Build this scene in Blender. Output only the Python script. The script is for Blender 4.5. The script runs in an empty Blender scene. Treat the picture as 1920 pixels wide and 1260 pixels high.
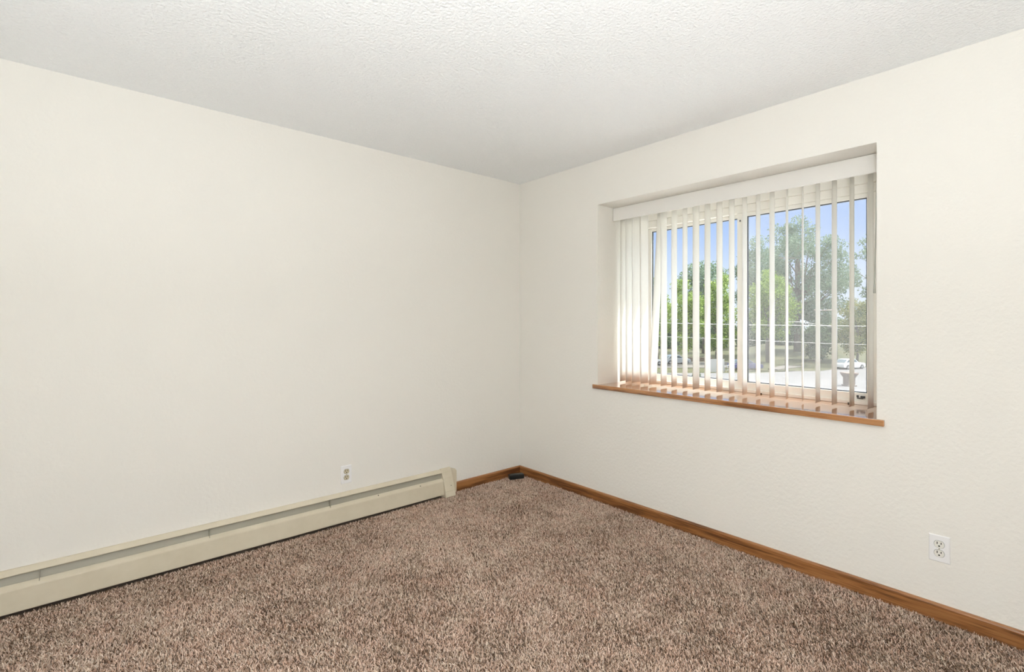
import bpy, math, random
import numpy as np
from mathutils import Vector

# ------------------------------------------------------------------ camera
SC = bpy.context.scene
COL = SC.collection
CAM = np.array([-2.789, -3.101, 1.294])
RGT = np.array([0.7542, -0.6567, 0.0])
FWD = np.array([0.6566, 0.7542, 0.0])
cd = bpy.data.cameras.new('camera')
cam = bpy.data.objects.new('camera', cd)
COL.objects.link(cam)
cam.location = CAM
cam.rotation_euler = (math.pi / 2, 0, math.atan2(-FWD[0], FWD[1]))
cd.sensor_width = 36.0
cd.lens = 928.0 / 1920.0 * 36.0
cd.shift_y = -29.0 / 1920.0
cd.clip_start = 0.02
cd.clip_end = 2000
SC.camera = cam

# ------------------------------------------------------------------ sky, sun, exposure
SC.view_settings.view_transform = 'Standard'
SC.view_settings.look = 'None'
SC.view_settings.gamma = 1.0
SC.view_settings.use_curve_mapping = False
SC.view_settings.exposure = 0.05
SC.cycles.use_denoising = True
SC.cycles.max_bounces = 12
SC.cycles.diffuse_bounces = 8
SC.cycles.transparent_max_bounces = 16
SC.cycles.sample_clamp_indirect = 6.0
SC.cycles.caustics_reflective = False
SC.cycles.caustics_refractive = False

w = bpy.data.worlds.new('sky')
SC.world = w
w.use_nodes = True
nt = w.node_tree
nt.nodes.clear()
out = nt.nodes.new('ShaderNodeOutputWorld')
bg = nt.nodes.new('ShaderNodeBackground')
tc = nt.nodes.new('ShaderNodeTexCoord')
sep = nt.nodes.new('ShaderNodeSeparateXYZ')
ramp = nt.nodes.new('ShaderNodeValToRGB')
nt.links.new(tc.outputs['Generated'], sep.inputs[0])
nt.links.new(sep.outputs['Z'], ramp.inputs[0])
cr = ramp.color_ramp
cr.elements[0].position = 0.0
cr.elements[0].color = (0.76, 0.82, 0.92, 1)
cr.elements[1].position = 0.45
cr.elements[1].color = (0.90, 0.95, 1.0, 1)
for p, c in ((0.08, (0.64, 0.74, 0.92, 1)), (0.16, (0.42, 0.57, 0.90, 1)), (0.25, (0.34, 0.51, 0.90, 1))):
    e = cr.elements.new(p)
    e.color = c
nt.links.new(ramp.outputs[0], bg.inputs['Color'])
# unseen glow added to the upper sky for more daylight, clear blue lower down
mr = nt.nodes.new('ShaderNodeMapRange')
mr.inputs['From Min'].default_value = 0.27
mr.inputs['From Max'].default_value = 0.50
mr.inputs['To Min'].default_value = 0.0
mr.inputs['To Max'].default_value = 1.0
nt.links.new(sep.outputs['Z'], mr.inputs['Value'])
mx_ = nt.nodes.new('ShaderNodeMapRange')      # the added glow lies on the window's side of the house
mx_.inputs['From Min'].default_value = -0.2
mx_.inputs['From Max'].default_value = 0.4
mx_.inputs['To Min'].default_value = 1.0
mx_.inputs['To Max'].default_value = 4.0
nt.links.new(sep.outputs['X'], mx_.inputs['Value'])
mu_ = nt.nodes.new('ShaderNodeMath')
mu_.operation = 'MULTIPLY_ADD'
nt.links.new(mr.outputs[0], mu_.inputs[0])
nt.links.new(mx_.outputs[0], mu_.inputs[1])
mu_.inputs[2].default_value = 1.12
nt.links.new(mu_.outputs[0], bg.inputs['Strength'])
nt.links.new(bg.outputs[0], out.inputs['Surface'])

sd = bpy.data.lights.new('sun', 'SUN')
sd.energy = 8.5
sd.angle = math.radians(0.6)
sd.color = (1.0, 0.97, 0.93)
sun = bpy.data.objects.new('sun', sd)
COL.objects.link(sun)
sun.rotation_euler = Vector((-0.34, 0.40, -0.85)).to_track_quat('-Z', 'Y').to_euler()

# added fill behind the camera: an upward disk like a bounced flash, plus a point
ld = bpy.data.lights.new('fill_up', 'AREA')
ld.shape = 'DISK'
ld.size = 0.35
ld.energy = 70
ld.spread = math.radians(145)
ld.color = (0.94, 0.975, 1.0)
lo = bpy.data.objects.new('fill_up', ld)
COL.objects.link(lo)
lo.location = (-3.20, -3.45, 0.35)
lo.rotation_euler = (math.pi, 0, 0)
ld = bpy.data.lights.new('fill_point', 'POINT')
ld.energy = 26
ld.shadow_soft_size = 0.2
ld.color = (0.94, 0.975, 1.0)
lo = bpy.data.objects.new('fill_point', ld)
COL.objects.link(lo)
lo.location = (-3.05, -3.40, 1.10)

# ------------------------------------------------------------------ helpers
R = math.radians


class MB:
    def __init__(s):
        s.v, s.f, s.sm = [], [], []

    def add(s, vs, fs, smooth=False):
        n = len(s.v)
        s.v += [tuple(map(float, v)) for v in vs]
        s.f += [tuple(i + n for i in f) for f in fs]
        s.sm += [smooth] * len(fs)
        return s

    def box(s, x0, x1, y0, y1, z0, z1):
        x0, x1 = min(x0, x1), max(x0, x1)
        y0, y1 = min(y0, y1), max(y0, y1)
        z0, z1 = min(z0, z1), max(z0, z1)
        return s.add([(x0, y0, z0), (x1, y0, z0), (x1, y1, z0), (x0, y1, z0), (x0, y0, z1), (x1, y0, z1), (x1, y1, z1), (x0, y1, z1)],
                     [(0, 3, 2, 1), (4, 5, 6, 7), (0, 1, 5, 4), (1, 2, 6, 5), (2, 3, 7, 6), (3, 0, 4, 7)])

    def rbox(s, c, ax, ay, az):
        c, ax, ay, az = map(np.array, (c, ax, ay, az))
        vs = [c + i * ax + j * ay + k * az for k in (-1, 1) for (i, j) in ((-1, -1), (1, -1), (1, 1), (-1, 1))]
        return s.add(vs, [(0, 3, 2, 1), (4, 5, 6, 7), (0, 1, 5, 4), (1, 2, 6, 5), (2, 3, 7, 6), (3, 0, 4, 7)])

    def prism(s, prof, fn, a, b, smooth=False):
        """closed 2-D profile swept from a to b; fn(u, v, w) -> xyz"""
        n = len(prof)
        vs = [fn(u, v, a) for u, v in prof] + [fn(u, v, b) for u, v in prof]
        s.add(vs, [(i, (i + 1) % n, n + (i + 1) % n, n + i) for i in range(n)], smooth)
        m = len(s.v) - 2 * n
        s.f += [tuple(m + i for i in reversed(range(n))), tuple(m + n + i for i in range(n))]
        s.sm += [False, False]
        return s

    def tube(s, pts, rad, seg=8, cap=True):
        pts = [np.array(p, float) for p in pts]
        rad = [rad] * len(pts) if not hasattr(rad, '__len__') else rad
        vs, fs = [], []
        for i, p in enumerate(pts):
            d = pts[min(i + 1, len(pts) - 1)] - pts[max(i - 1, 0)]
            d = d / (np.linalg.norm(d) + 1e-9)
            a = np.cross(d, (0, 0, 1) if abs(d[2]) < .9 else (1, 0, 0))
            a /= np.linalg.norm(a)
            b = np.cross(d, a)
            for k in range(seg):
                t = 2 * math.pi * k / seg
                vs.append(p + rad[i] * (math.cos(t) * a + math.sin(t) * b))
        for i in range(len(pts) - 1):
            for k in range(seg):
                k2 = (k + 1) % seg
                fs.append((i * seg + k, i * seg + k2, (i + 1) * seg + k2, (i + 1) * seg + k))
        s.add(vs, fs, True)
        if cap:
            m = len(s.v) - len(vs)
            s.f += [tuple(m + k for k in reversed(range(seg))), tuple(m + len(vs) - seg + k for k in range(seg))]
            s.sm += [False, False]
        return s

    def lathe(s, prof, origin, seg=32):
        """prof: list of (radius, z)"""
        vs, fs = [], []
        for r_, z in prof:
            for k in range(seg):
                t = 2 * math.pi * k / seg
                vs.append((origin[0] + r_ * math.cos(t), origin[1] + r_ * math.sin(t), origin[2] + z))
        for i in range(len(prof) - 1):
            for k in range(seg):
                k2 = (k + 1) % seg
                fs.append((i * seg + k, i * seg + k2, (i + 1) * seg + k2, (i + 1) * seg + k))
        return s.add(vs, fs, True)

    def build(s, name, mat, parent=None, bevel=0.0, seg=2):
        me = bpy.data.meshes.new(name)
        me.from_pydata(s.v, [], s.f)
        me.polygons.foreach_set('use_smooth', s.sm)
        me.materials.append(mat)
        me.update()
        o = bpy.data.objects.new(name, me)
        COL.objects.link(o)
        if parent is not None:
            o.parent = parent
            o.matrix_parent_inverse.translation = [-c for c in parent.location]
        if bevel:
            b = o.modifiers.new('bevel', 'BEVEL')
            b.width = bevel
            b.segments = seg
            b.limit_method = 'ANGLE'
            b.angle_limit = R(40)
        return o


def tag(o, label=None, cat=None, group=None, kind=None):
    for k, v in (('label', label), ('category', cat), ('group', group), ('kind', kind)):
        if v:
            o[k] = v
    return o


def thing(name, loc, label=None, cat=None, group=None, kind=None):
    o = bpy.data.objects.new(name, None)
    COL.objects.link(o)
    o.location = loc
    o.empty_display_size = 0.05
    return tag(o, label, cat, group, kind)


def structure(o):
    o['kind'] = 'structure'
    return o


def at(px, t, z=0.0):
    """a point seen at photo column px, t metres ahead of the camera"""
    p = CAM + t * ((px - 960) / 928 * RGT + FWD)
    return np.array([p[0], p[1], z])


# ------------------------------------------------------------------ materials
def new_mat(name):
    m = bpy.data.materials.new(name)
    m.use_nodes = True
    return m, m.node_tree, m.node_tree.nodes['Principled BSDF']


def plain(name, col, rough=0.5, metal=0.0, coat=0.0, spec=0.5):
    m, t, b = new_mat(name)
    b.inputs['Base Color'].default_value = (*col, 1)
    b.inputs['Roughness'].default_value = rough
    b.inputs['Metallic'].default_value = metal
    b.inputs['Coat Weight'].default_value = coat
    b.inputs['Specular IOR Level'].default_value = spec
    return m


def coords(t, scale=(1, 1, 1)):
    c = t.nodes.new('ShaderNodeTexCoord')
    mp = t.nodes.new('ShaderNodeMapping')
    mp.inputs['Scale'].default_value = scale
    t.links.new(c.outputs['Object'], mp.inputs['Vector'])
    return mp.outputs['Vector']


def noise(t, vec, scale, detail=3, rough=0.5):
    n = t.nodes.new('ShaderNodeTexNoise')
    n.inputs['Scale'].default_value = scale
    n.inputs['Detail'].default_value = detail
    n.inputs['Roughness'].default_value = rough
    t.links.new(vec, n.inputs['Vector'])
    return n.outputs['Fac']


def ramp_node(t, fac, stops):
    r = t.nodes.new('ShaderNodeValToRGB')
    e = r.color_ramp.elements
    e[0].position, e[0].color = stops[0][0], (*stops[0][1], 1)
    e[1].position, e[1].color = stops[-1][0], (*stops[-1][1], 1)
    for p, c in stops[1:-1]:
        k = e.new(p)
        k.color = (*c, 1)
    t.links.new(fac, r.inputs[0])
    return r.outputs[0]


def bump(t, b, h, strength, dist):
    n = t.nodes.new('ShaderNodeBump')
    n.inputs['Strength'].default_value = strength
    n.inputs['Distance'].default_value = dist
    t.links.new(h, n.inputs['Height'])
    t.links.new(n.outputs[0], b.inputs['Normal'])


def paint(name, col, scale, strength, dist, rough=0.7):
    m, t, b = new_mat(name)
    v = coords(t)
    b.inputs['Base Color'].default_value = (*col, 1)
    b.inputs['Roughness'].default_value = rough
    b.inputs['Specular IOR Level'].default_value = 0.25
    bump(t, b, noise(t, v, scale, 4, 0.55), strength, dist)
    return m


def mottled(name, stops, scale, detail=4, rough=0.85, bs=0.3, bd=0.01, stretch=(1, 1, 1)):
    m, t, b = new_mat(name)
    v = coords(t, stretch)
    n = noise(t, v, scale, detail, 0.6)
    t.links.new(ramp_node(t, n, stops), b.inputs['Base Color'])
    b.inputs['Roughness'].default_value = rough
    b.inputs['Specular IOR Level'].default_value = 0.2
    bump(t, b, n, bs, bd)
    return m


def wood(name, axis, dark, mid, light, rough, coat):
    """oak: grain drawn out along one axis"""
    m, t, b = new_mat(name)
    s1 = [26.0, 26.0, 26.0]
    s1[axis] = 1.6
    s2 = [260.0, 260.0, 260.0]
    s2[axis] = 7.0
    n1 = noise(t, coords(t, s1), 1.0, 5, 0.62)
    n2 = noise(t, coords(t, s2), 1.0, 3, 0.6)
    mx = t.nodes.new('ShaderNodeMath')
    mx.operation = 'MULTIPLY_ADD'
    t.links.new(n2, mx.inputs[0])
    mx.inputs[1].default_value = 0.35
    ad = t.nodes.new('ShaderNodeMath')
    ad.operation = 'MULTIPLY'
    t.links.new(n1, ad.inputs[0])
    ad.inputs[1].default_value = 0.65
    t.links.new(ad.outputs[0], mx.inputs[2])
    c = ramp_node(t, mx.outputs[0], [(0.41, dark), (0.485, mid), (0.56, light)])
    t.links.new(c, b.inputs['Base Color'])
    b.inputs['Roughness'].default_value = rough
    b.inputs['Coat Weight'].default_value = coat
    b.inputs['Coat Roughness'].default_value = 0.06
    return m


M = {}
M['wall'] = paint('cream_wall_paint', (0.83, 0.812, 0.768), 55, 0.35, 0.006)
M['ceiling'] = paint('ceiling_popcorn', (0.925, 0.945, 0.96), 75, 0.75, 0.012, 0.9)
M['oak_x'] = wood('oak_along_x', 0, (0.10, 0.034, 0.009), (0.245, 0.098, 0.030), (0.34, 0.150, 0.052), 0.38, 0.25)
M['oak_y'] = wood('oak_along_y', 1, (0.10, 0.034, 0.009), (0.245, 0.098, 0.030), (0.34, 0.150, 0.052), 0.38, 0.25)
M['sill'] = wood('varnished_sill_oak', 1, (0.17, 0.062, 0.017), (0.33, 0.135, 0.040), (0.44, 0.205, 0.075), 0.18, 1.0)
M['vinyl'] = plain('window_vinyl', (0.88, 0.862, 0.81), 0.35)
M['gasket'] = plain('grey_glazing_gasket', (0.10, 0.11, 0.12), 0.6)
M['valance'] = plain('white_valance_plastic', (0.80, 0.79, 0.765), 0.4)
M['heater'] = mottled('cream_heater_enamel', [(0.3, (0.60, 0.54, 0.42)), (0.7, (0.65, 0.59, 0.47))], 9, 3, 0.42, 0.03, 0.002)
M['damper'] = plain('grey_heater_damper', (0.34, 0.32, 0.26), 0.5)
M['fin'] = plain('heater_fin_metal', (0.35, 0.35, 0.34), 0.4, 0.8)
M['dark'] = plain('dark_slot', (0.012, 0.010, 0.009), 0.7)
M['screw'] = plain('painted_screw', (0.52, 0.48, 0.38), 0.4, 0.2)
M['nail'] = plain('dark_screw_head', (0.06, 0.05, 0.04), 0.5, 0.5)
M['plate'] = plain('white_cover_plate', (0.86, 0.86, 0.87), 0.3)
M['recep_white'] = plain('white_receptacle', (0.80, 0.79, 0.74), 0.35)
M['recep_almond'] = plain('almond_receptacle', (0.58, 0.52, 0.38), 0.35)
M['black'] = plain('black_plastic', (0.012, 0.013, 0.013), 0.38)
M['clear_wand'] = plain('grey_wand_plastic', (0.62, 0.64, 0.60), 0.25)
M['latch'] = plain('worn_dark_latch', (0.10, 0.10, 0.10), 0.45, 0.6)
M['backing'] = plain('carpet_backing', (0.16, 0.115, 0.09), 0.95)
M['outside_wall'] = plain('outside_wall_brick', (0.45, 0.40, 0.34), 0.9)


def mat_vane():
    m, t, b = new_mat('white_pvc_vane')
    b.inputs['Base Color'].default_value = (0.89, 0.88, 0.85, 1)
    b.inputs['Roughness'].default_value = 0.4
    tr = t.nodes.new('ShaderNodeBsdfTranslucent')
    tr.inputs['Color'].default_value = (0.95, 0.935, 0.90, 1)
    mx = t.nodes.new('ShaderNodeMixShader')
    mx.inputs[0].default_value = 0.40
    t.links.new(b.outputs[0], mx.inputs[1])
    t.links.new(tr.outputs[0], mx.inputs[2])
    t.links.new(mx.outputs[0], t.nodes['Material Output'].inputs['Surface'])
    return m


def mat_glass(name, haze, tint=(1, 1, 1)):
    """thin pane: clear transmission, a mirror film and a little dust"""
    m, t, b = new_mat(name)
    t.nodes.remove(b)
    tp = t.nodes.new('ShaderNodeBsdfTransparent')
    tp.inputs['Color'].default_value = (*tint, 1)
    gl = t.nodes.new('ShaderNodeBsdfGlossy')
    gl.inputs['Roughness'].default_value = 0.02
    fc = t.nodes.new('ShaderNodeLayerWeight')     # Schlick reflectance, the same from either face of the pane
    fc.inputs['Blend'].default_value = 0.5
    pw = t.nodes.new('ShaderNodeMath')
    pw.operation = 'POWER'
    pw.inputs[1].default_value = 5.0
    t.links.new(fc.outputs['Facing'], pw.inputs[0])
    lw = t.nodes.new('ShaderNodeMath')
    lw.operation = 'MULTIPLY_ADD'
    lw.inputs[1].default_value = 0.9
    lw.inputs[2].default_value = 0.03
    t.links.new(pw.outputs[0], lw.inputs[0])
    m1 = t.nodes.new('ShaderNodeMixShader')
    t.links.new(lw.outputs[0], m1.inputs[0])
    t.links.new(tp.outputs[0], m1.inputs[1])
    t.links.new(gl.outputs[0], m1.inputs[2])
    df = t.nodes.new('ShaderNodeBsdfDiffuse')
    df.inputs['Color'].default_value = (0.8, 0.8, 0.8, 1)
    tl = t.nodes.new('ShaderNodeBsdfTranslucent')
    tl.inputs['Color'].default_value = (0.85, 0.85, 0.85, 1)
    m3 = t.nodes.new('ShaderNodeMixShader')
    m3.inputs[0].default_value = 0.3
    t.links.new(df.outputs[0], m3.inputs[1])
    t.links.new(tl.outputs[0], m3.inputs[2])
    m2 = t.nodes.new('ShaderNodeMixShader')
    m2.inputs[0].default_value = haze
    t.links.new(m1.outputs[0], m2.inputs[1])
    t.links.new(m3.outputs[0], m2.inputs[2])
    t.links.new(m2.outputs[0], t.nodes['Material Output'].inputs['Surface'])
    return m


M['vane'] = mat_vane()
M['pane'] = mat_glass('clear_window_glass', 0.015, (0.97, 0.985, 0.98))
M['pane_dusty'] = mat_glass('dusty_window_glass', 0.03, (0.97, 0.98, 0.98))
M['screen'] = mat_glass('insect_screen_mesh', 0.055)


def mat_pile():
    m, t, b = new_mat('brown_carpet_pile')
    a = t.nodes.new('ShaderNodeAttribute')
    a.attribute_name = 'tint'
    c = ramp_node(t, a.outputs['Fac'], [(0.0, (0.085, 0.048, 0.030)), (0.22, (0.30, 0.20, 0.145)), (0.5, (0.57, 0.425, 0.345)),
                                       (0.8, (0.72, 0.58, 0.50)), (1.0, (0.84, 0.72, 0.64))])
    h = t.nodes.new('ShaderNodeAttribute')
    h.attribute_name = 'hue'
    hc = ramp_node(t, h.outputs['Fac'], [(0.0, (1.04, 0.95, 0.89)), (0.5, (1.0, 0.98, 0.95)), (1.0, (0.98, 0.99, 0.93))])
    mm = t.nodes.new('ShaderNodeMix')
    mm.data_type = 'RGBA'
    mm.blend_type = 'MULTIPLY'
    mm.inputs['Factor'].default_value = 1.0
    t.links.new(c, mm.inputs['A'])
    t.links.new(hc, mm.inputs['B'])
    t.links.new(mm.outputs['Result'], b.inputs['Base Color'])
    b.inputs['Roughness'].default_value = 0.9
    b.inputs['Specular IOR Level'].default_value = 0.1
    return m


M['pile'] = mat_pile()


def mat_leaf(name, a, b_, c, trans=0.35):
    m, t, b = new_mat(name)
    at_ = t.nodes.new('ShaderNodeAttribute')
    at_.attribute_name = 'tint'
    col = ramp_node(t, at_.outputs['Fac'], [(0.0, a), (0.5, b_), (1.0, c)])
    t.links.new(col, b.inputs['Base Color'])
    b.inputs['Roughness'].default_value = 0.6
    b.inputs['Specular IOR Level'].default_value = 0.2
    tr = t.nodes.new('ShaderNodeBsdfTranslucent')
    t.links.new(col, tr.inputs['Color'])
    mx = t.nodes.new('ShaderNodeMixShader')
    mx.inputs[0].default_value = trans
    t.links.new(b.outputs[0], mx.inputs[1])
    t.links.new(tr.outputs[0], mx.inputs[2])
    t.links.new(mx.outputs[0], t.nodes['Material Output'].inputs['Surface'])
    return m


M['leaf_bright'] = mat_leaf('bright_green_leaves', (0.12, 0.19, 0.03), (0.25, 0.36, 0.07), (0.42, 0.52, 0.15))
M['leaf_pale'] = mat_leaf('pale_grey_green_leaves', (0.12, 0.19, 0.12), (0.21, 0.29, 0.19), (0.32, 0.40, 0.28))
M['leaf_dark'] = mat_leaf('dark_green_leaves', (0.05, 0.09, 0.04), (0.11, 0.17, 0.08), (0.19, 0.27, 0.13))
M['leaf_yellow'] = mat_leaf('yellow_green_leaves', (0.15, 0.17, 0.06), (0.28, 0.31, 0.11), (0.44, 0.41, 0.18))
M['bark'] = mottled('grey_brown_bark', [(0.3, (0.12, 0.10, 0.085)), (0.7, (0.26, 0.22, 0.19))], 3, 5, 0.9, 0.6, 0.05, (1, 1, 0.2))
M['grass'] = mottled('dry_lawn', [(0.3, (0.05, 0.057, 0.026)), (0.5, (0.083, 0.084, 0.043)), (0.7, (0.12, 0.11, 0.066))], 0.35, 6, 0.95, 0.3, 0.05)
M['lot'] = mottled('pale_concrete_lot', [(0.3, (0.155, 0.150, 0.147)), (0.7, (0.19, 0.184, 0.18))], 0.4, 5, 0.9, 0.1, 0.01)
M['bounce'] = mottled('pale_bounce_slab', [(0.3, (0.76, 0.74, 0.71)), (0.7, (0.82, 0.80, 0.77))], 2.0, 4, 0.8, 0.1, 0.005)  # for the added light-bouncing slab below the window
M['path'] = mottled('pale_path', [(0.3, (0.15, 0.135, 0.117)), (0.7, (0.19, 0.175, 0.155))], 0.8, 4, 0.9, 0.1, 0.01)
M['timber'] = mottled('weathered_timber', [(0.3, (0.16, 0.12, 0.09)), (0.7, (0.30, 0.24, 0.19))], 4, 4, 0.9, 0.3, 0.02)
M['white_paint'] = plain('white_fence_paint', (0.50, 0.49, 0.46), 0.6)
M['wire'] = plain('bright_wire', (0.42, 0.41, 0.39), 0.4, 0.3)
M['pole_wood'] = mottled('pole_wood', [(0.3, (0.22, 0.19, 0.15)), (0.7, (0.36, 0.32, 0.27))], 2, 4, 0.9, 0.3, 0.02, (6, 6, 0.5))
M['steel'] = plain('galvanised_steel', (0.45, 0.45, 0.45), 0.4, 0.6)
M['lamp_housing'] = plain('pinkish_lamp_housing', (0.72, 0.58, 0.50), 0.5)
M['car_silver'] = plain('silver_car_paint', (0.50, 0.53, 0.55), 0.25, 0.3, 0.6)
M['car_white'] = plain('white_car_paint', (0.78, 0.78, 0.77), 0.3, 0.0, 0.6)
M['car_blue'] = plain('dark_blue_car_paint', (0.10, 0.10, 0.22), 0.3, 0.2, 0.6)
M['car_glass'] = plain('car_window_glass', (0.10, 0.14, 0.16), 0.12)
M['tyre'] = plain('tyre_rubber', (0.02, 0.02, 0.02), 0.8)
M['hubcap'] = plain('hubcap_metal', (0.5, 0.5, 0.5), 0.3, 0.7)


def mat_brick():
    m, t, b = new_mat('weathered_brick')
    br = t.nodes.new('ShaderNodeTexBrick')
    br.inputs['Color1'].default_value = (0.19, 0.12, 0.09, 1)
    br.inputs['Color2'].default_value = (0.26, 0.19, 0.15, 1)
    br.inputs['Mortar'].default_value = (0.34, 0.32, 0.29, 1)
    br.inputs['Scale'].default_value = 3.0
    br.inputs['Mortar Size'].default_value = 0.03
    c = t.nodes.new('ShaderNodeTexCoord')
    mp = t.nodes.new('ShaderNodeMapping')
    mp.inputs['Rotation'].default_value = (R(90), 0, 0)
    t.links.new(c.outputs['Object'], mp.inputs['Vector'])
    t.links.new(mp.outputs[0], br.inputs['Vector'])
    t.links.new(br.outputs['Color'], b.inputs['Base Color'])
    b.inputs['Roughness'].default_value = 0.9
    return m


M['brick'] = mat_brick()

# ------------------------------------------------------------------ room shell
XB, YB, H = -3.55, -3.75, 2.44          # the back of the room, behind the camera
OY0, OY1, OZ0, OZ1 = -2.479, -0.833, 0.808, 2.123
FX = 0.40                                # window frame face, at the back of the deep recess

structure(MB().box(XB - .2, 0.5, YB - .2, 0.2, -0.2, 0.0).build('floor', M['backing']))
structure(MB().box(XB - .2, 0.5, YB - .2, 0.2, H, H + 0.2).build('ceiling', M['ceiling']))
structure(MB().box(XB - .2, 0.5, 0.0, 0.2, 0.0, H).build('wall_left', M['wall']))
structure(MB().box(XB - .2, XB, YB, 0.0, 0.0, H).build('wall_back', M['wall']))
structure(MB().box(XB - .2, 0.5, YB - .2, YB, 0.0, H).build('wall_rear', M['wall']))


def wall_with_opening():
    vs = []
    for x in (0.0, 0.5):
        vs += [(x, YB, 0), (x, 0, 0), (x, 0, H), (x, YB, H)]
        vs += [(x, OY0, OZ0), (x, OY1, OZ0), (x, OY1, OZ1), (x, OY0, OZ1)]
    fs = []
    for i in range(4):
        j = (i + 1) % 4
        fs.append((i, 4 + i, 4 + j, j))              # room side
        fs.append((8 + j, 12 + j, 12 + i, 8 + i))    # outside
        fs.append((4 + i, 12 + i, 12 + j, 4 + j))    # reveal
        fs.append((i, j, 8 + j, 8 + i))              # rim
    return MB().add(vs, fs)


structure(wall_with_opening().build('wall_right', M['wall']))

# skirting boards: rounded top edge
PROF_BB = [(0, 0), (0.013, 0), (0.013, 0.066), (0.011, 0.072), (0.007, 0.076), (0, 0.076)]
structure(MB().prism(PROF_BB, lambda u, v, q: (q, -u, v), -0.655, 0.0).build('baseboard_left', M['oak_x']))
structure(MB().prism(PROF_BB, lambda u, v, q: (-u, q, v), YB, -0.0131).build('baseboard_right', M['oak_y']))

# ------------------------------------------------------------------ window
win = thing('window_1', (FX, -1.656, 0.836), kind='structure')
# main frame: jambs, head and bottom track around the two sashes
fr = MB()
JW = 0.083
fr.box(FX, 0.5, OY1 - JW, OY1, 0.836, OZ1).box(FX, 0.5, OY0, OY0 + JW, 0.836, OZ1)
fr.box(FX, 0.5, OY0 + JW, OY1 - JW, 2.035, OZ1)
fr.box(FX + .012, 0.5, OY0 + JW, OY1 - JW, 1.985, 2.035)
fr.box(FX, FX + .016, OY0 + JW, OY1 - JW, 0.836, 0.856)
fr.box(FX + .016, 0.5, OY0 + JW, OY1 - JW, 0.836, 0.846)
fr.build('window_frame', M['vinyl'], win, bevel=0.003)


def sash(name, x0, x1, y0, y1, z0, z1, wl, wr, wt, wb, pane_mat, screen=False):
    """y0 < y1; wl is the stile at the y1 (left in the photo) side"""
    s = MB()
    s.box(x0, x1, y1 - wl, y1, z0, z1).box(x0, x1, y0, y0 + wr, z0, z1)
    s.box(x0, x1, y0 + wr, y1 - wl, z0, z0 + wb).box(x0, x1, y0 + wr, y1 - wl, z1 - wt, z1)
    so = s.build(name, M['vinyl'], win, bevel=0.003)
    g = MB()
    a, b_, c, d = y0 + wr, y1 - wl, z0 + wb, z1 - wt
    xm = (x0 + x1) / 2
    q = 0.005
    g.box(xm - .006, xm + .006, a, a + q, c, d).box(xm - .006, xm + .006, b_ - q, b_, c, d)
    g.box(xm - .006, xm + .006, a + q, b_ - q, c, c + q).box(xm - .006, xm + .006, a + q, b_ - q, d - q, d)
    go = g.build('glazing_gasket', M['gasket'], so)
    p = MB().box(xm - .002, xm + .002, a, b_, c, d).build('pane', pane_mat, so)
    for o in (go, p):
        o.matrix_parent_inverse.translation = (0, 0, 0)
        o.location = (0, 0, 0)
        o.parent = so
    return so


def child_of(o, par):
    o.parent = par
    o.matrix_parent_inverse.identity()


sL = sash('sash', 0.452, 0.484, -1.682, OY1 - JW, 0.846, 1.985, 0.062, 0.055, 0.022, 0.052, M['pane'])
sR = sash('sash', 0.416, 0.448, OY0 + JW, -1.640, 0.846, 1.985, 0.060, 0.054, 0.024, 0.053, M['pane_dusty'])
# insect screen outside the right half
sc_ = MB()
sc_.box(0.488, 0.490, OY0 + JW, -1.66, 0.85, 1.985)
sc_.build('insect_screen', M['screen'], win)
# lock on the meeting stile, broken latch and weep holes on the bottom rail
MB().box(0.408, 0.416, -1.665, -1.658, 1.931, 1.941).build('lock', M['latch'], win, bevel=0.002)
lt = MB()
lt.box(0.405, 0.416, -2.335, -2.315, 0.872, 0.884).box(0.401, 0.408, -2.328, -2.300, 0.868, 0.874).box(0.409, 0.416, -2.306, -2.296, 0.875, 0.886)
lt.build('latch', M['latch'], win, bevel=0.0015)
for y in (-1.795, -2.265):
    MB().box(0.396, 0.4005, y - .007, y + .007, 0.8365, 0.8425).build('weep_hole', M['dark'], win)
# the sill: a deep varnished board with a nose and two horns past the opening
sl = MB()
sl.box(0.0, FX + .02, OY0, OY1, 0.808, 0.836)
sl.box(-0.018, 0.0, OY0 - .031, OY1 + .036, 0.807, 0.8362)
sl.build('window_sill', M['sill'], win, bevel=0.0025)

# ------------------------------------------------------------------ vertical blind
blind = thing('vertical_blind', (0.2, -1.656, 2.118), 'white vertical blind with turned vanes hanging in the window recess', 'blind')
MB().box(0.170, 0.176, -2.474, -0.838, 2.026, 2.119).box(0.176, 0.182, -2.474, -0.838, 2.026, 2.032).build('valance', M['valance'], blind, bevel=0.002)
MB().box(0.200, 0.250, -2.470, -0.842, 2.080, 2.122).build('headrail', M['valance'], blind, bevel=0.003)
VANES = [(-0.885, 8.5), (-0.938, 6.0), (-0.998, -2.5), (-1.07, -2.5), (-1.225, 4.5), (-1.304, 7.0), (-1.383, 10.0), (-1.461, 1.5),
         (-1.539, 4.5), (-1.618, 3.0), (-1.695, 4.5), (-1.774, 6.5), (-1.852, 7.5), (-1.93, 4.0), (-2.011, 12.5), (-2.093, 14.5),
         (-2.166, 3.5), (-2.244, 1.0), (-2.323, 1.0), (-2.404, -2.0)]


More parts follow.
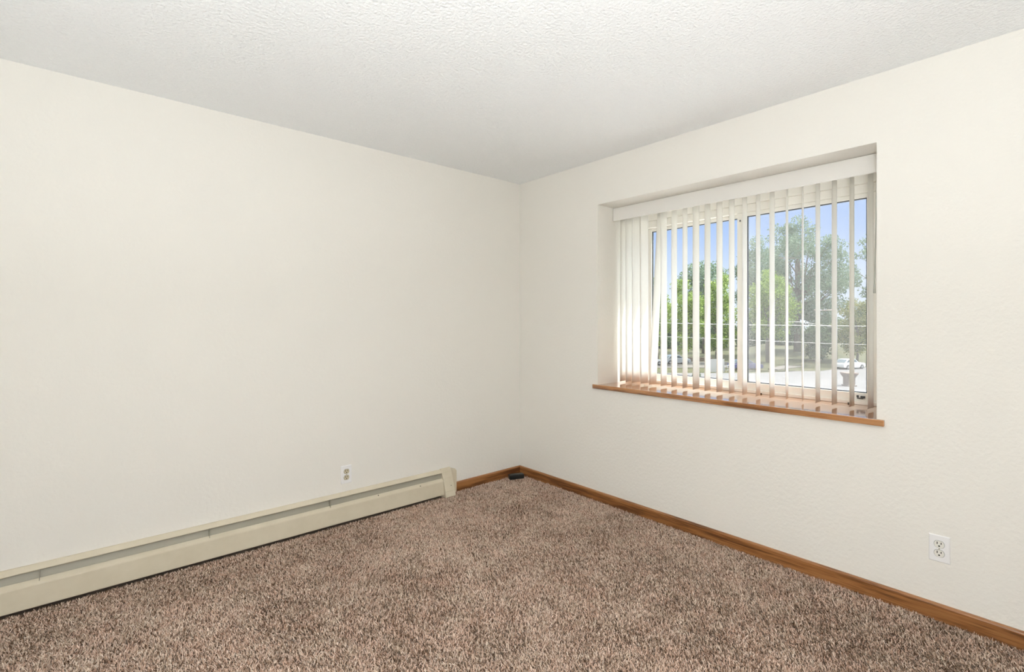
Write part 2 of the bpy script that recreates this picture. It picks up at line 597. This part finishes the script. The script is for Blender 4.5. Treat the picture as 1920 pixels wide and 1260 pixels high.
def vane(y, ang, ytop=None, ang_top=None):
    b = MB()
    n, nz = 8, 14
    wv, zt, zb, th = 0.089, 2.062, 0.848, 0.0009
    vs = []
    for k in range(nz + 1):
        q = k / nz
        z = zb + (zt - zb) * q
        yc = y + ((ytop - y) * q if ytop is not None else 0.0)
        an = R(ang + ((ang_top - ang) * q if ang_top is not None else 0.0))
        for side in (0, 1):
            for i in range(n + 1):
                u = (i / n - .5) * wv
                sag = 0.0055 * (1 - (2 * i / n - 1) ** 2) + (th if side else 0)
                vs.append((0.225 + u * math.cos(an) - sag * math.sin(an), yc + u * math.sin(an) + sag * math.cos(an), z))
    m = 2 * (n + 1)
    fs = []
    for k in range(nz):
        for i in range(n):
            a = k * m + i
            fs.append((a, a + 1, a + 1 + m, a + m))
            c = a + n + 1
            fs.append((c, c + m, c + 1 + m, c + 1))
        a = k * m
        fs.append((a, a + m, a + m + n + 1, a + n + 1))
        a = k * m + n
        fs.append((a, a + n + 1, a + m + n + 1, a + m))
    for a0, flip in ((0, True), (nz * m, False)):
        for i in range(n):
            q = (a0 + i, a0 + i + 1, a0 + n + 2 + i, a0 + n + 1 + i)
            fs.append(q if not flip else q[::-1])
    b.add(vs, fs, True)
    # the stem and carrier it clips into
    yt = ytop if ytop is not None else y
    o = b.build('vane', M['vane'], blind)
    c = MB().box(0.217, 0.233, yt - .004, yt + .004, 2.055, 2.082).build('carrier', M['valance'], o)
    child_of(c, o)
    return o


for y, a in VANES:
    vane(y, a)
vane(-1.138, -1.0, -1.203, 3.0)           # the one that swings out of line
wd = MB().tube([(0.186, -2.440, 2.075), (0.187, -2.436, 1.9), (0.189, -2.428, 1.47)], 0.0028)
wd.tube([(0.189, -2.428, 1.475), (0.189, -2.428, 1.43)], [0.004, 0.0055])
wd.build('wand', M['clear_wand'], blind)

# ------------------------------------------------------------------ baseboard heater
HX0, HX1 = XB + 0.02, -0.72
heat = thing('baseboard_heater', (-2.1, -0.035, 0.0), 'long cream metal baseboard heater on the carpet along the left wall', 'heater')
T = lambda u, v, q: (q, -u, v)
MB().prism([(0.0005, 0.03), (0.004, 0.03), (0.004, 0.19), (0.0005, 0.19)], T, HX0, HX1).build('back_panel', M['damper'], heat)
hood = [(0.0005, 0.197), (0.010, 0.196), (0.029, 0.180), (0.031, 0.177), (0.027, 0.173), (0.027, 0.177), (0.010, 0.192), (0.0005, 0.193)]
MB().prism(hood, T, HX0, HX1).build('top_hood', M['heater'], heat)
fp = [(0.025, 0.132), (0.030, 0.1382), (0.032, 0.1382), (0.0485, 0.1225), (0.0505, 0.117), (0.058, 0.028), (0.0565, 0.0233), (0.040, 0.0233),
      (0.040, 0.0253), (0.0555, 0.0253), (0.0485, 0.117), (0.0465, 0.1215), (0.031, 0.136), (0.0265, 0.131)]
front = MB().prism(fp, T, HX0, HX1).build('front_panel', M['heater'], heat)
for x, z, y in ((-0.985, 0.1265, -0.0445), (-1.30, 0.1325, -0.0382)):
    sc = MB().tube([(x, y + .003, z - .002), (x, y - .0015, z + .001)], 0.0035, 8).build('screw', M['nail'], front)
    child_of(sc, front)
# the damper blade seen through the slot
MB().prism([(0.005, 0.186), (0.0065, 0.186), (0.027, 0.126), (0.0255, 0.125)], T, HX0, HX1).build('damper', M['damper'], heat)
# fins on the pipe
fn = MB().tube([(HX0, -0.026, 0.075), (HX1, -0.026, 0.075)], 0.010)
for i in range(90):
    x = HX0 + .1 + i * (HX1 - HX0 - .2) / 89
    fn.box(x - .0006, x + .0006, -0.042, -0.006, 0.048, 0.100)
fn.build('fin_element', M['fin'], heat)
for x in (-2.93, -2.27, -1.62):
    MB().box(x - .008, x + .008, -0.0305, -0.0275, 0.128, 0.1365).box(x - .001, x + .001, -0.043, -0.008, 0.13, 0.178).build('bracket', M['damper'], heat)
# end cap that wraps round the right end
ec = [(0.0005, 0.0), (0.0005, 0.202), (0.008, 0.202), (0.020, 0.190), (0.031, 0.172), (0.0445, 0.1475), (0.0775, 0.050), (0.078, 0.046), (0.087, 0.012),
      (0.085, 0.008)]
cap = MB().prism(ec, T, -0.797, -0.712).build('end_cap', M['heater'], heat, bevel=0.0015)
fl = MB().add([(x, y, z) for y in (-.0005, -.014) for x, z in ((-0.712, 0.004), (-0.655, 0.004), (-0.655, 0.166), (-0.668, 0.180), (-0.712, 0.196))],
              [(0, 1, 2, 3, 4), (9, 8, 7, 6, 5)] + [(i, 5 + i, 5 + (i + 1) % 5, (i + 1) % 5) for i in range(5)]).build('wall_flange', M['heater'], cap, bevel=0.001)
child_of(fl, cap)
sv = MB().prism([(0.0445, 0.1460), (0.0485, 0.1470), (0.0812, 0.0510), (0.0775, 0.0490)], T, -0.798, -0.716).build('cover_strip', M['heater'], cap, bevel=0.0008)
child_of(sv, cap)
sc = MB().tube([(-0.742, -0.064, 0.083), (-0.742, -0.0705, 0.085)], 0.003, 8).build('screw', M['nail'], cap)
child_of(sc, cap)

# ------------------------------------------------------------------ outlets


def oval(w_, h_, flat, n=28):
    pts = []
    for k in range(n):
        t = 2 * math.pi * k / n
        pts.append((w_ / 2 * math.cos(t), max(-flat / 2, min(flat / 2, h_ / 2 * math.sin(t)))))
    return pts


def outlet(fn, loc, label, recep):
    """fn(u, v, d): u along the wall, v up, d out of the wall"""
    o = thing('wall_outlet', loc, label, 'outlet', None)
    p = [(-.035, -.057), (.035, -.057), (.035, .057), (-.035, .057)]
    b = MB()
    n = 4
    ins = [(x - math.copysign(.003, x), y - math.copysign(.003, y)) for x, y in p]
    vs = [fn(x, y, .0002) for x, y in p] + [fn(x, y, .003) for x, y in p] + [fn(x, y, .0055) for x, y in ins]
    fs = [(0, 1, 2, 3)[::-1], (8, 9, 10, 11)]
    for r0 in (0, 4):
        fs += [(r0 + i, r0 + (i + 1) % 4, r0 + 4 + (i + 1) % 4, r0 + 4 + i) for i in range(4)]
    b.add(vs, fs)
    b.build('cover_plate', M['plate'], o)
    for dv in (.0195, -.0195):
        rg = MB().prism([(x, y + dv) for x, y in oval(.0365, .0365, .031)], fn, .0055, .0061)
        rim = rg.build('rim', M['gasket'], o)
        rc = MB().prism([(x, y + dv) for x, y in oval(.0345, .0345, .029)], fn, .0056, .0075).build('receptacle', recep, o)
        for (u, hw, v0, v1) in ((-.0066, .0015, .000, .0100), (.0066, .0015, .0010, .0092)):
            s = MB().prism([(u - hw, dv + v0), (u + hw, dv + v0), (u + hw, dv + v1), (u - hw, dv + v1)], fn, .0075, .0078).build('slot', M['dark'], rc)
            child_of(s, rc)
        g = MB().prism([(x, y + dv - .0072) for x, y in oval(.0066, .0066, .0058, 12)], fn, .0075, .0078).build('ground_hole', M['dark'], rc)
        child_of(g, rc)
    MB().prism(oval(.006, .006, .006, 14), fn, .0055, .0065).build('screw', M['screw'], o)
    return o


outlet(lambda u, v, d: (-1.5035 + u, -d, 0.306 + v), (-1.5035, 0, 0.306), 'white duplex outlet with almond sockets above the baseboard heater', M['recep_almond'])
outlet(lambda u, v, d: (-d, -2.702 - u, 0.312 + v), (0, -2.702, 0.312), 'white duplex outlet with white sockets low on the window wall', M['recep_white'])

# ------------------------------------------------------------------ small black box in the corner
bx = thing('plastic_box', (-0.117, -0.098, 0.012), 'small black plastic box lying on the carpet in the room corner', 'box')
bd = np.array([0.113, -0.045, 0])
bd /= np.linalg.norm(bd)
bn = np.array([-bd[1], bd[0], 0])
c0 = np.array([-0.128, -0.108, 0.0]) + bn * 0.023
MB().rbox(c0 + (0, 0, 0.0270), bd * 0.062, bn * 0.024, (0, 0, 0.0170)).build('body', M['black'], bx, bevel=0.004, seg=2)
MB().rbox(c0 + (0, 0, 0.0450), bd * 0.056, bn * 0.019, (0, 0, 0.0015)).build('lid', plain('dark_grey_plastic', (0.03, 0.034, 0.034), 0.5), bx, bevel=0.001)

# ------------------------------------------------------------------ carpet pile
rng = np.random.default_rng(7)


def vnoise(x, y, cell, seed):
    """smooth value noise on a grid"""
    g = np.random.default_rng(seed).random((64, 64))
    u, v = x / cell + 100, y / cell + 100
    i, j = np.floor(u).astype(int), np.floor(v).astype(int)
    fu, fv = u - i, v - j
    fu, fv = fu * fu * (3 - 2 * fu), fv * fv * (3 - 2 * fv)
    G = lambda a, b: g[a % 64, b % 64]
    return (G(i, j) * (1 - fu) + G(i + 1, j) * fu) * (1 - fv) + (G(i, j + 1) * (1 - fu) + G(i + 1, j + 1) * fu) * fv


def carpet():
    sp = 0.0046
    gx, gy = np.meshgrid(np.arange(-3.20, -0.012, sp), np.arange(-3.30, -0.012, sp))
    x = gx.ravel() + rng.uniform(-.5, .5, gx.size) * sp * 1.5
    y = gy.ravel() + rng.uniform(-.5, .5, gx.size) * sp * 1.5
    ahead = (x - CAM[0]) * FWD[0] + (y - CAM[1]) * FWD[1]
    keep = (ahead > 1.15) & (x < -.0145) & (y < -.0145)
    keep &= ~((y > -.084) & (x > -.80) & (x < -.71)) & ~((y > -.016) & (x > -.72) & (x < -.65))
    keep &= ~((y > -.056) & (x < -.795))
    x, y = x[keep], y[keep]
    n = x.size
    # pile leans in drifting directions, as after vacuuming
    la = 2 * math.pi * (0.28 * vnoise(x, y, .42, 1) + 0.25 * vnoise(x, y, .11, 2)) + rng.normal(0, 1.3, n)
    lean = np.clip(rng.normal(.75, .35, n), 0.05, 1.3)
    ln = rng.uniform(.010, .0165, n)
    hgt, rch = ln * np.cos(lean), ln * np.sin(lean)
    # keep strands out of the skirting and the heater panel
    dx, dy = np.cos(la) * rch, np.sin(la) * rch
    dx = np.where(x + dx > -.0135, -np.abs(dx), dx)
    dy = np.where(y + dy > -.0135, -np.abs(dy), dy)
    wa = rng.uniform(0, 2 * math.pi, n)
    wd_ = rng.uniform(.0011, .0019, n)
    ox, oy = np.cos(wa) * wd_, np.sin(wa) * wd_
    curl = rng.normal(0, .0016, (2, n))
    V = np.empty((n, 6, 3))
    for k, (q, ws) in enumerate(((0.0, .8), (0.55, 1.1), (1.0, .55))):
        cx = x + dx * q ** 1.3 + (curl[0] if k == 1 else 0)
        cy = y + dy * q ** 1.3 + (curl[1] if k == 1 else 0)
        cz = hgt * q + (.0002 if k == 0 else 0)
        a2 = ws * (1 if k != 1 else 1)
        V[:, 2 * k, 0], V[:, 2 * k, 1], V[:, 2 * k, 2] = cx - ox * a2, cy - oy * a2, cz
        V[:, 2 * k + 1, 0], V[:, 2 * k + 1, 1], V[:, 2 * k + 1, 2] = cx + ox * a2, cy + oy * a2, cz
    V[:, :, 0] = np.minimum(V[:, :, 0], -.0132)
    V[:, :, 1] = np.minimum(V[:, :, 1], -.0132)
    base = np.arange(n)[:, None] * 6
    F = np.concatenate([base + np.array([[0, 1, 3, 2]]), base + np.array([[2, 3, 5, 4]])], axis=1).reshape(-1)
    me = bpy.data.meshes.new('carpet_pile')
    me.vertices.add(n * 6)
    me.vertices.foreach_set('co', V.reshape(-1).astype(np.float32))
    me.loops.add(F.size)
    me.loops.foreach_set('vertex_index', F.astype(np.int32))
    me.polygons.add(F.size // 4)
    me.polygons.foreach_set('loop_start', np.arange(0, F.size, 4, dtype=np.int32))
    me.update(calc_edges=True)
    mix = .55 + .22 * (vnoise(x, y, .30, 5) - .5) + .22 * (vnoise(x, y, .09, 6) - .5)
    tint = np.clip(mix + rng.normal(0, .35, n), 0, 1)
    at_ = me.attributes.new('tint', 'FLOAT', 'FACE')
    at_.data.foreach_set('value', np.repeat(tint, 2).astype(np.float32))
    hue = np.clip(.5 + .9 * (vnoise(x, y, .05, 8) - .5) + rng.normal(0, .3, n), 0, 1)
    at_ = me.attributes.new('hue', 'FLOAT', 'FACE')
    at_.data.foreach_set('value', np.repeat(hue, 2).astype(np.float32))
    me.materials.append(M['pile'])
    o = bpy.data.objects.new('carpet_pile', me)
    COL.objects.link(o)
    tag(o, 'mottled brown and beige cut pile carpet covering the whole floor', 'carpet', kind='stuff')


carpet()

# ------------------------------------------------------------------ outside: ground
G = -5.70


def rise(px, t):
    s = lambda a, b, v: (lambda q: q * q * (3 - 2 * q))(np.clip((v - a) / (b - a), 0, 1))
    return 1.35 * s(1390, 1450, px) * s(71, 96, t)


structure(MB().box(0.9, 260, -190, 260, G - 1.0, G - 0.06).build('ground', M['grass']))


def slab(name, pts, z, mat, thick=.05):
    n = len(pts)
    P = [at(px, t) for px, t in pts]
    b = MB().add([(p[0], p[1], z - thick) for p in P] + [(p[0], p[1], z) for p in P],
                 [tuple(range(n)), tuple(range(n, 2 * n))[::-1]] + [(i, n + i, n + (i + 1) % n, (i + 1) % n) for i in range(n)])
    return structure(b.build(name, mat))


slab('parking_lot', [(900, 12), (2100, 12), (2100, 73), (1590, 74), (1560, 72), (1480, 68), (1420, 66), (1400, 66), (1180, 66), (1000, 66)], G, M['lot'])
structure(MB().box(0.55, 7.2, -9, 4, -0.40, -0.15).build('bounce_slab', M['bounce']))  # unseen slab added to bounce sunlight up into the window recess
slab('sidewalk', [(1050, 73.5), (1395, 73.5), (1395, 84), (1050, 84)], G + .01, M['path'])
slab('footpath', [(1440, 70.5), (1458, 69.3), (1505, 74.0), (1470, 76)], G + .16, M['path'], .2)


def hill():
    b = MB()
    pxs = np.linspace(1380, 1640, 27)
    ts = np.linspace(68.5, 125, 30)
    vs = [tuple(at(p, t + max(0, (p - 1540)) * .12, G - .02 + rise(p, t) + .04)) for t in ts for p in pxs]
    m = len(pxs)
    fs = [(j * m + i, j * m + i + 1, (j + 1) * m + i + 1, (j + 1) * m + i) for j in range(len(ts) - 1) for i in range(m - 1)]
    b.add(vs, fs, True)
    structure(b.build('lawn', M['grass']))


hill()

# ------------------------------------------------------------------ outside: trees


def foliage(name, blobs, size, mat, parent, dens, seed, flat=0.0):
    """leaf sprays: small leaf-shaped quads scattered through the given blobs (centre, radius)"""
    r = np.random.default_rng(seed)
    C, n = [], 0
    for c, rad in blobs:
        k = max(8, int(dens * (rad / size) ** 2))
        d = r.normal(size=(k, 3))
        d /= np.linalg.norm(d, axis=1)[:, None]
        q = rad * r.random(k) ** .45
        C.append(np.array(c) + d * q[:, None] * np.array([1, 1, .85]))
    C = np.concatenate(C)
    n = len(C)
    a = r.normal(size=(n, 3))
    a /= np.linalg.norm(a, axis=1)[:, None]
    b = np.cross(a, r.normal(size=(n, 3)))
    b /= np.linalg.norm(b, axis=1)[:, None]
    s = size * r.uniform(.6, 1.35, n)[:, None]
    V = np.stack([C - a * s, C - b * s * .55, C + a * s, C + b * s * .55], axis=1).reshape(-1, 3)
    me = bpy.data.meshes.new(name)
    me.vertices.add(n * 4)
    me.vertices.foreach_set('co', V.reshape(-1).astype(np.float32))
    me.loops.add(n * 4)
    me.loops.foreach_set('vertex_index', np.arange(n * 4, dtype=np.int32))
    me.polygons.add(n)
    me.polygons.foreach_set('loop_start', np.arange(0, n * 4, 4, dtype=np.int32))
    me.update(calc_edges=True)
    t_ = me.attributes.new('tint', 'FLOAT', 'FACE')
    t_.data.foreach_set('value', r.random(n).astype(np.float32))
    me.materials.append(mat)
    o = bpy.data.objects.new(name, me)
    COL.objects.link(o)
    o.parent = parent
    o.matrix_parent_inverse.translation = [-c for c in parent.location]
    return o


def tree(name, px, t, top, width, label, cat, leaf, seed, base_z=None, crown_lo=None, blobs=26, blob_r=0.22, size=.28, dens=1.5,
         trunk_r=.3, lean=0.0, group=None, limbs=True):
    """top / crown_lo: photo rows of the crown's top and underside; width: photo columns"""
    rr = random.Random(seed)
    bz = G + (0 if base_z is None else base_z)
    zt = CAM[2] + (601 - top) / 928 * t
    zl = CAM[2] + (601 - crown_lo) / 928 * t
    wr = width / 928 * t / 2
    p0 = at(px, t, bz)
    root = thing(name, tuple(p0), label, cat, group)
    side = RGT * lean * t / 928
    cc = np.array([p0[0], p0[1], (zt + zl) / 2]) + side
    hr = (zt - zl) / 2
    bl, tr = [], MB()
    fork = np.array([p0[0], p0[1], bz + (zl - bz) * .75 + .35 * hr]) + side * .6
    pts = [p0 - (0, 0, .3), p0 * .5 + fork * .5 + RGT * rr.uniform(-.2, .2), fork]
    tr.tube(pts, [trunk_r * 1.25, trunk_r, trunk_r * .8], 10)
    for i in range(blobs):
        while True:
            d = np.array([rr.uniform(-1, 1) for _ in range(3)])
            if .35 < np.linalg.norm(d) < 1:
                break
        f_ = 1 - .25 * max(0, d[2])
        c = cc + RGT * d[0] * wr * f_ + FWD * d[1] * wr * f_ + np.array([0, 0, d[2] * hr])
        rb = min(wr, hr) * blob_r * rr.uniform(.7, 1.3)
        bl.append((c, rb))
        if limbs and i % 2 == 0:
            q = rr.uniform(.0, .8)
            st = fork + np.array([0, 0, 1.0]) * (q * (c[2] - fork[2]) if c[2] > fork[2] else -.12 * hr) + RGT * rr.uniform(-.2, .2) * q * hr * .3
            mid = st * .5 + c * .5 + np.array([rr.uniform(-1, 1), rr.uniform(-1, 1), rr.uniform(-1.2, .3)]) * hr * .10
            tr.tube([fork, (fork + st) / 2, st, mid, c], [trunk_r * .5, trunk_r * .4, trunk_r * .26, trunk_r * .16, trunk_r * .05], 6, False)
    tr.build('trunk', M['bark'], root)
    foliage('foliage', bl, size, leaf, root, dens, seed)
    return root


TG = 'trees across the street'
tree('tree', 1495, 92, 408, 178, 'tallest pale airy tree with thick trunk outside the right window pane', 'tree', M['leaf_pale'], 11, 1.2, 628, 150, .19, .20, 3.0, .55, 0, TG)
tree('tree', 1420, 118, 452, 90, 'pale tree outside just right of the window meeting stile, behind bright green one', 'tree', M['leaf_pale'], 12, 1.3, 600, 60, .30, .22, 3.0, .35, 0, TG)
tree('tree', 1656, 74, 428, 116, 'pale airy tree cut off by right edge of the window', 'tree', M['leaf_pale'], 13, 0.0, 566, 60, .19, .20, 2.6, .35, 0, TG)
tree('tree', 1440, 79, 506, 84, 'bright green bushy tree in front of taller pale trees, right pane', 'tree', M['leaf_bright'], 14, .6, 640, 80, .33, .17, 3.2, .28, 0, TG)
tree('tree', 1606, 80, 562, 72, 'small yellow green tree with leaning trunk behind white car', 'tree', M['leaf_yellow'], 15, .2, 664, 60, .32, .16, 3.0, .18, 0, TG)
tree('tree', 1232, 88, 512, 60, 'bright green tree outside at left edge of left window pane', 'tree', M['leaf_bright'], 16, 0, 655, 80, .34, .18, 3.2, .3, 0, TG)
tree('tree', 1284, 77, 522, 66, 'bright green tree with slim trunk standing in front of silver car', 'tree', M['leaf_bright'], 17, 0, 655, 80, .33, .16, 3.2, .24, 0, TG)
tree('tree', 1346, 80, 514, 66, 'bright green tree behind white board fence, left pane', 'tree', M['leaf_bright'], 18, 0, 662, 80, .33, .17, 3.2, .28, 0, TG)
tree('tree', 1320, 106, 484, 104, 'blue green tree rising farthest back behind left pane trees', 'tree', M['leaf_pale'], 19, 0, 610, 70, .28, .24, 3.0, .4, 0, TG)
for i, (px, t, top, wd_, lab) in enumerate([
        (1236, 128, 603, 84, 'dark green shrub thicket behind trees at left edge of left pane'),
        (1326, 130, 601, 84, 'dark green shrub thicket behind the white board fence'),
        (1412, 136, 594, 76, 'dark green shrub thicket right of window meeting stile'),
        (1474, 114, 597, 50, 'dark green shrub thicket left of the thick tree trunk'),
        (1531, 80, 612, 44, 'dark green shrub thicket on lawn edge, right of the thick tree trunk'),
        (1552, 146, 590, 44, 'dark green shrub thicket far back between thick trunk and yellow green tree'),
        (1634, 122, 583, 76, 'dark green shrub thicket behind small yellow green tree')]):
    tree('shrub', px, t, top, wd_, lab, 'shrub', M['leaf_dark'], 40 + i, 0 if px < 1400 else (.4 if t < 90 else 1.2), 672 if t < 90 else (652 if px > 1400 else 664), 80, .46, .24, 3.0, .15, 0, 'shrub thickets', False)

# ------------------------------------------------------------------ outside: wires, pole, street lamp


def pz(y, t):
    return CAM[2] + (601 - y) / 928 * t


pole = thing('utility_pole', tuple(at(1474, 69, G)), 'brown wooden utility pole carrying wires, right window pane', 'pole')
MB().tube([at(1474, 69, G - .2), at(1474, 69, pz(470, 69))], [.16, .12], 12).build('post', M['pole_wood'], pole)
pc = at(1474, 69, pz(484, 69))
MB().rbox(pc + FWD * -.14, RGT * 1.1, FWD * .05, (0, 0, .06)).build('crossarm', M['pole_wood'], pole)


def wire(rows, t, rad, label):
    pts = []
    for k in range(25):
        q = k / 24
        px = rows[0][0] + (rows[-1][0] - rows[0][0]) * q
        y = np.interp(px, [a for a, _ in rows], [b for _, b in rows])
        pts.append(at(px, t, pz(y, t)))
    tag(MB().tube(pts, rad, 6).build('overhead_wire', M['wire']), label, 'wire', 'overhead wires')


wire([(1050, 602), (1281, 606.5), (1405, 609.3), (1620, 611.5), (1900, 610)], 60, .034, 'upper thick white overhead wire crossing both window panes')
wire([(1050, 622), (1270, 632), (1405, 637.8), (1480, 641), (1560, 644.5), (1620, 646), (1900, 647)], 60, .024, 'lower thin white overhead wire crossing both window panes')
wire([(1474, 603), (1500, 603.5), (1540, 609), (1580, 618)], 68, .03, 'short sloping service wire right of the utility pole')

lampp = thing('street_lamp', tuple(at(1569, 75.5, G)), 'thin dark street lamp post with short arm above white car', 'street lamp')
MB().tube([at(1569, 75.5, G), at(1569, 75.5, pz(580, 75.5))], [.10, .06], 10).build('post', M['steel'], lampp)
MB().tube([at(1569, 75.5, pz(580.5, 75.5)), at(1550, 75.5, pz(581.5, 75.5)), at(1535, 75.5, pz(582, 75.5))], [.07, .06, .05], 8).build('arm', M['lamp_housing'], lampp)
hd = at(1531, 75.5, pz(581, 75.5))
MB().rbox(hd, RGT * .32, FWD * .14, (0, 0, .12)).build('lamp_head', M['lamp_housing'], lampp, bevel=.06)

# ------------------------------------------------------------------ outside: cars


def car(px, t, length, heading, mat, label, z=G, van=False):
    p = at(px, t, z)
    o = thing('car', tuple(p), label, 'car')
    ax = RGT * math.cos(heading) + FWD * math.sin(heading)
    ay = np.cross((0, 0, 1), ax)
    hw = .86
    L = length / 2
    f = lambda u, v, q: tuple(p + ax * u + ay * q + np.array([0, 0, v]))
    body = [(-L, .30), (-L, .62), (-L + .08, .86), (-L * .55, .93), (L * .42, .95), (L * .88, .84), (L, .70), (L, .32), (L * .9, .24), (-L * .9, .24)]
    MB().prism(body, f, -hw, hw).build('body', mat, o, bevel=.06)
    cab = [(-L * .78, .92), (-L * .55, 1.40), (-L * .2, 1.47), (L * .12, 1.45), (L * .46, .94)]
    MB().prism(cab, f, -hw * .84, hw * .84).build('cabin', mat, o, bevel=.05)
    gl = MB()
    for q in (-hw * .845, hw * .845):
        s = .012 if q > 0 else -.012
        gl.prism([(-L * .66, .98), (-L * .5, 1.34), (-L * .22, 1.38), (-L * .22, .98)], f, q, q + s)
        gl.prism([(-L * .18, .98), (-L * .18, 1.38), (L * .10, 1.36), (L * .34, .98)], f, q, q + s)
    gl.prism([(L * .455, .99), (L * .47, .99), (L * .17, 1.41), (L * .155, 1.41)], f, -hw * .72, hw * .72)
    gl.prism([(-L * .79, .97), (-L * .775, .97), (-L * .565, 1.37), (-L * .58, 1.37)], f, -hw * .72, hw * .72)
    gl.build('windows', M['car_glass'], o)
    for u in (-L * .62, L * .64):
        for q in (-hw + .06, hw - .06):
            w_ = MB().tube([f(u, .32, q - .1), f(u, .32, q + .1)], .32, 18).build('wheel', M['tyre'], o)
            h = MB().tube([f(u, .32, q - .108), f(u, .32, q + .108)], .18, 14).build('hubcap', M['hubcap'], w_)
            child_of(h, w_)
    return o


car(1267, 80, 4.4, 0.15, M['car_silver'], 'silver car parked beside slim tree trunk, seen through left pane')
car(1216, 78, 4.4, 0.1, M['car_white'], 'white car at far left, partly hidden by leaning blind vane')
car(1397, 70.5, 4.4, 0.05, M['car_blue'], 'dark blue car parked behind the window meeting stile')
car(1592, 72, 4.5, 0.35, M['car_white'], 'white car parked under small yellow green tree, right pane', G + .0)

# ------------------------------------------------------------------ outside: fence, timber wall, shrub, brick pillar
fe = thing('board_fence', tuple(at(1352, 67, G)), 'white vertical board fence standing across the lot, left pane', 'fence')
for k in range(16):
    px = 1331 + k * 1.75
    c = at(px, 67, G + .9)
    MB().rbox(c, RGT * .055, FWD * .015, (0, 0, .88)).build('board', M['white_paint'], fe)
for z in (.45, 1.4):
    MB().rbox(at(1344, 67.05, G + z), RGT * 1.0, FWD * .03, (0, 0, .05)).build('rail', M['white_paint'], fe)
gt = thing('metal_gate', tuple(at(1364, 66.5, G)), 'grey metal railing gate right of white board fence', 'gate')
b = MB()
for z in (.35, .95):
    b.tube([at(1354, 66.5, G + z), at(1375, 66.5, G + z)], .035, 8)
for px in (1354, 1359, 1364.5, 1370, 1375):
    b.tube([at(px, 66.5, G), at(px, 66.5, G + 1.0)], .03, 8)
b.build('railing', M['steel'], gt)

tw = MB()
for k, z in enumerate((.12, .36, .6)):
    tw.rbox(at(1313, 84.5, G + z), RGT * (2.3 - .12 * k), FWD * .12, (0, 0, .115))
tag(tw.build('timber_wall', M['timber'], None, bevel=.02), 'low dark timber retaining wall below left pane trees', 'wall')

cs = thing('conical_shrub', tuple(at(1306, 58, G)), 'grey green conical shrub on the lot, half hidden by blind vane', 'shrub')
blobs = [(at(1306, 58, G + .2 + .22 * k), .62 - .07 * k) for k in range(8)]
foliage('foliage', blobs, .09, M['leaf_dark'], cs, 6.0, 77)
MB().tube([at(1306, 58, G), at(1306, 58, G + 1.6)], .05, 8).build('trunk', M['bark'], cs)

bp = thing('brick_pillar', tuple(at(1592, 53, G)), 'short brick pillar with wider stepped top standing on the pale lot', 'pillar')
c = at(1592, 53, G)
s = MB()
for (z0, z1, hw) in ((0, .12, .50), (.12, .95, .40), (.95, 1.1, .46), (1.1, 1.26, .54)):
    s.rbox(c + (0, 0, (z0 + z1) / 2), RGT * hw, FWD * hw, (0, 0, (z1 - z0) / 2))
s.build('shaft', M['brick'], bp, bevel=.012)
s = MB()
s.rbox(c + (0, 0, 1.34), RGT * .60, FWD * .60, (0, 0, .08))
s.build('capstone', M['brick'], bp, bevel=.02)
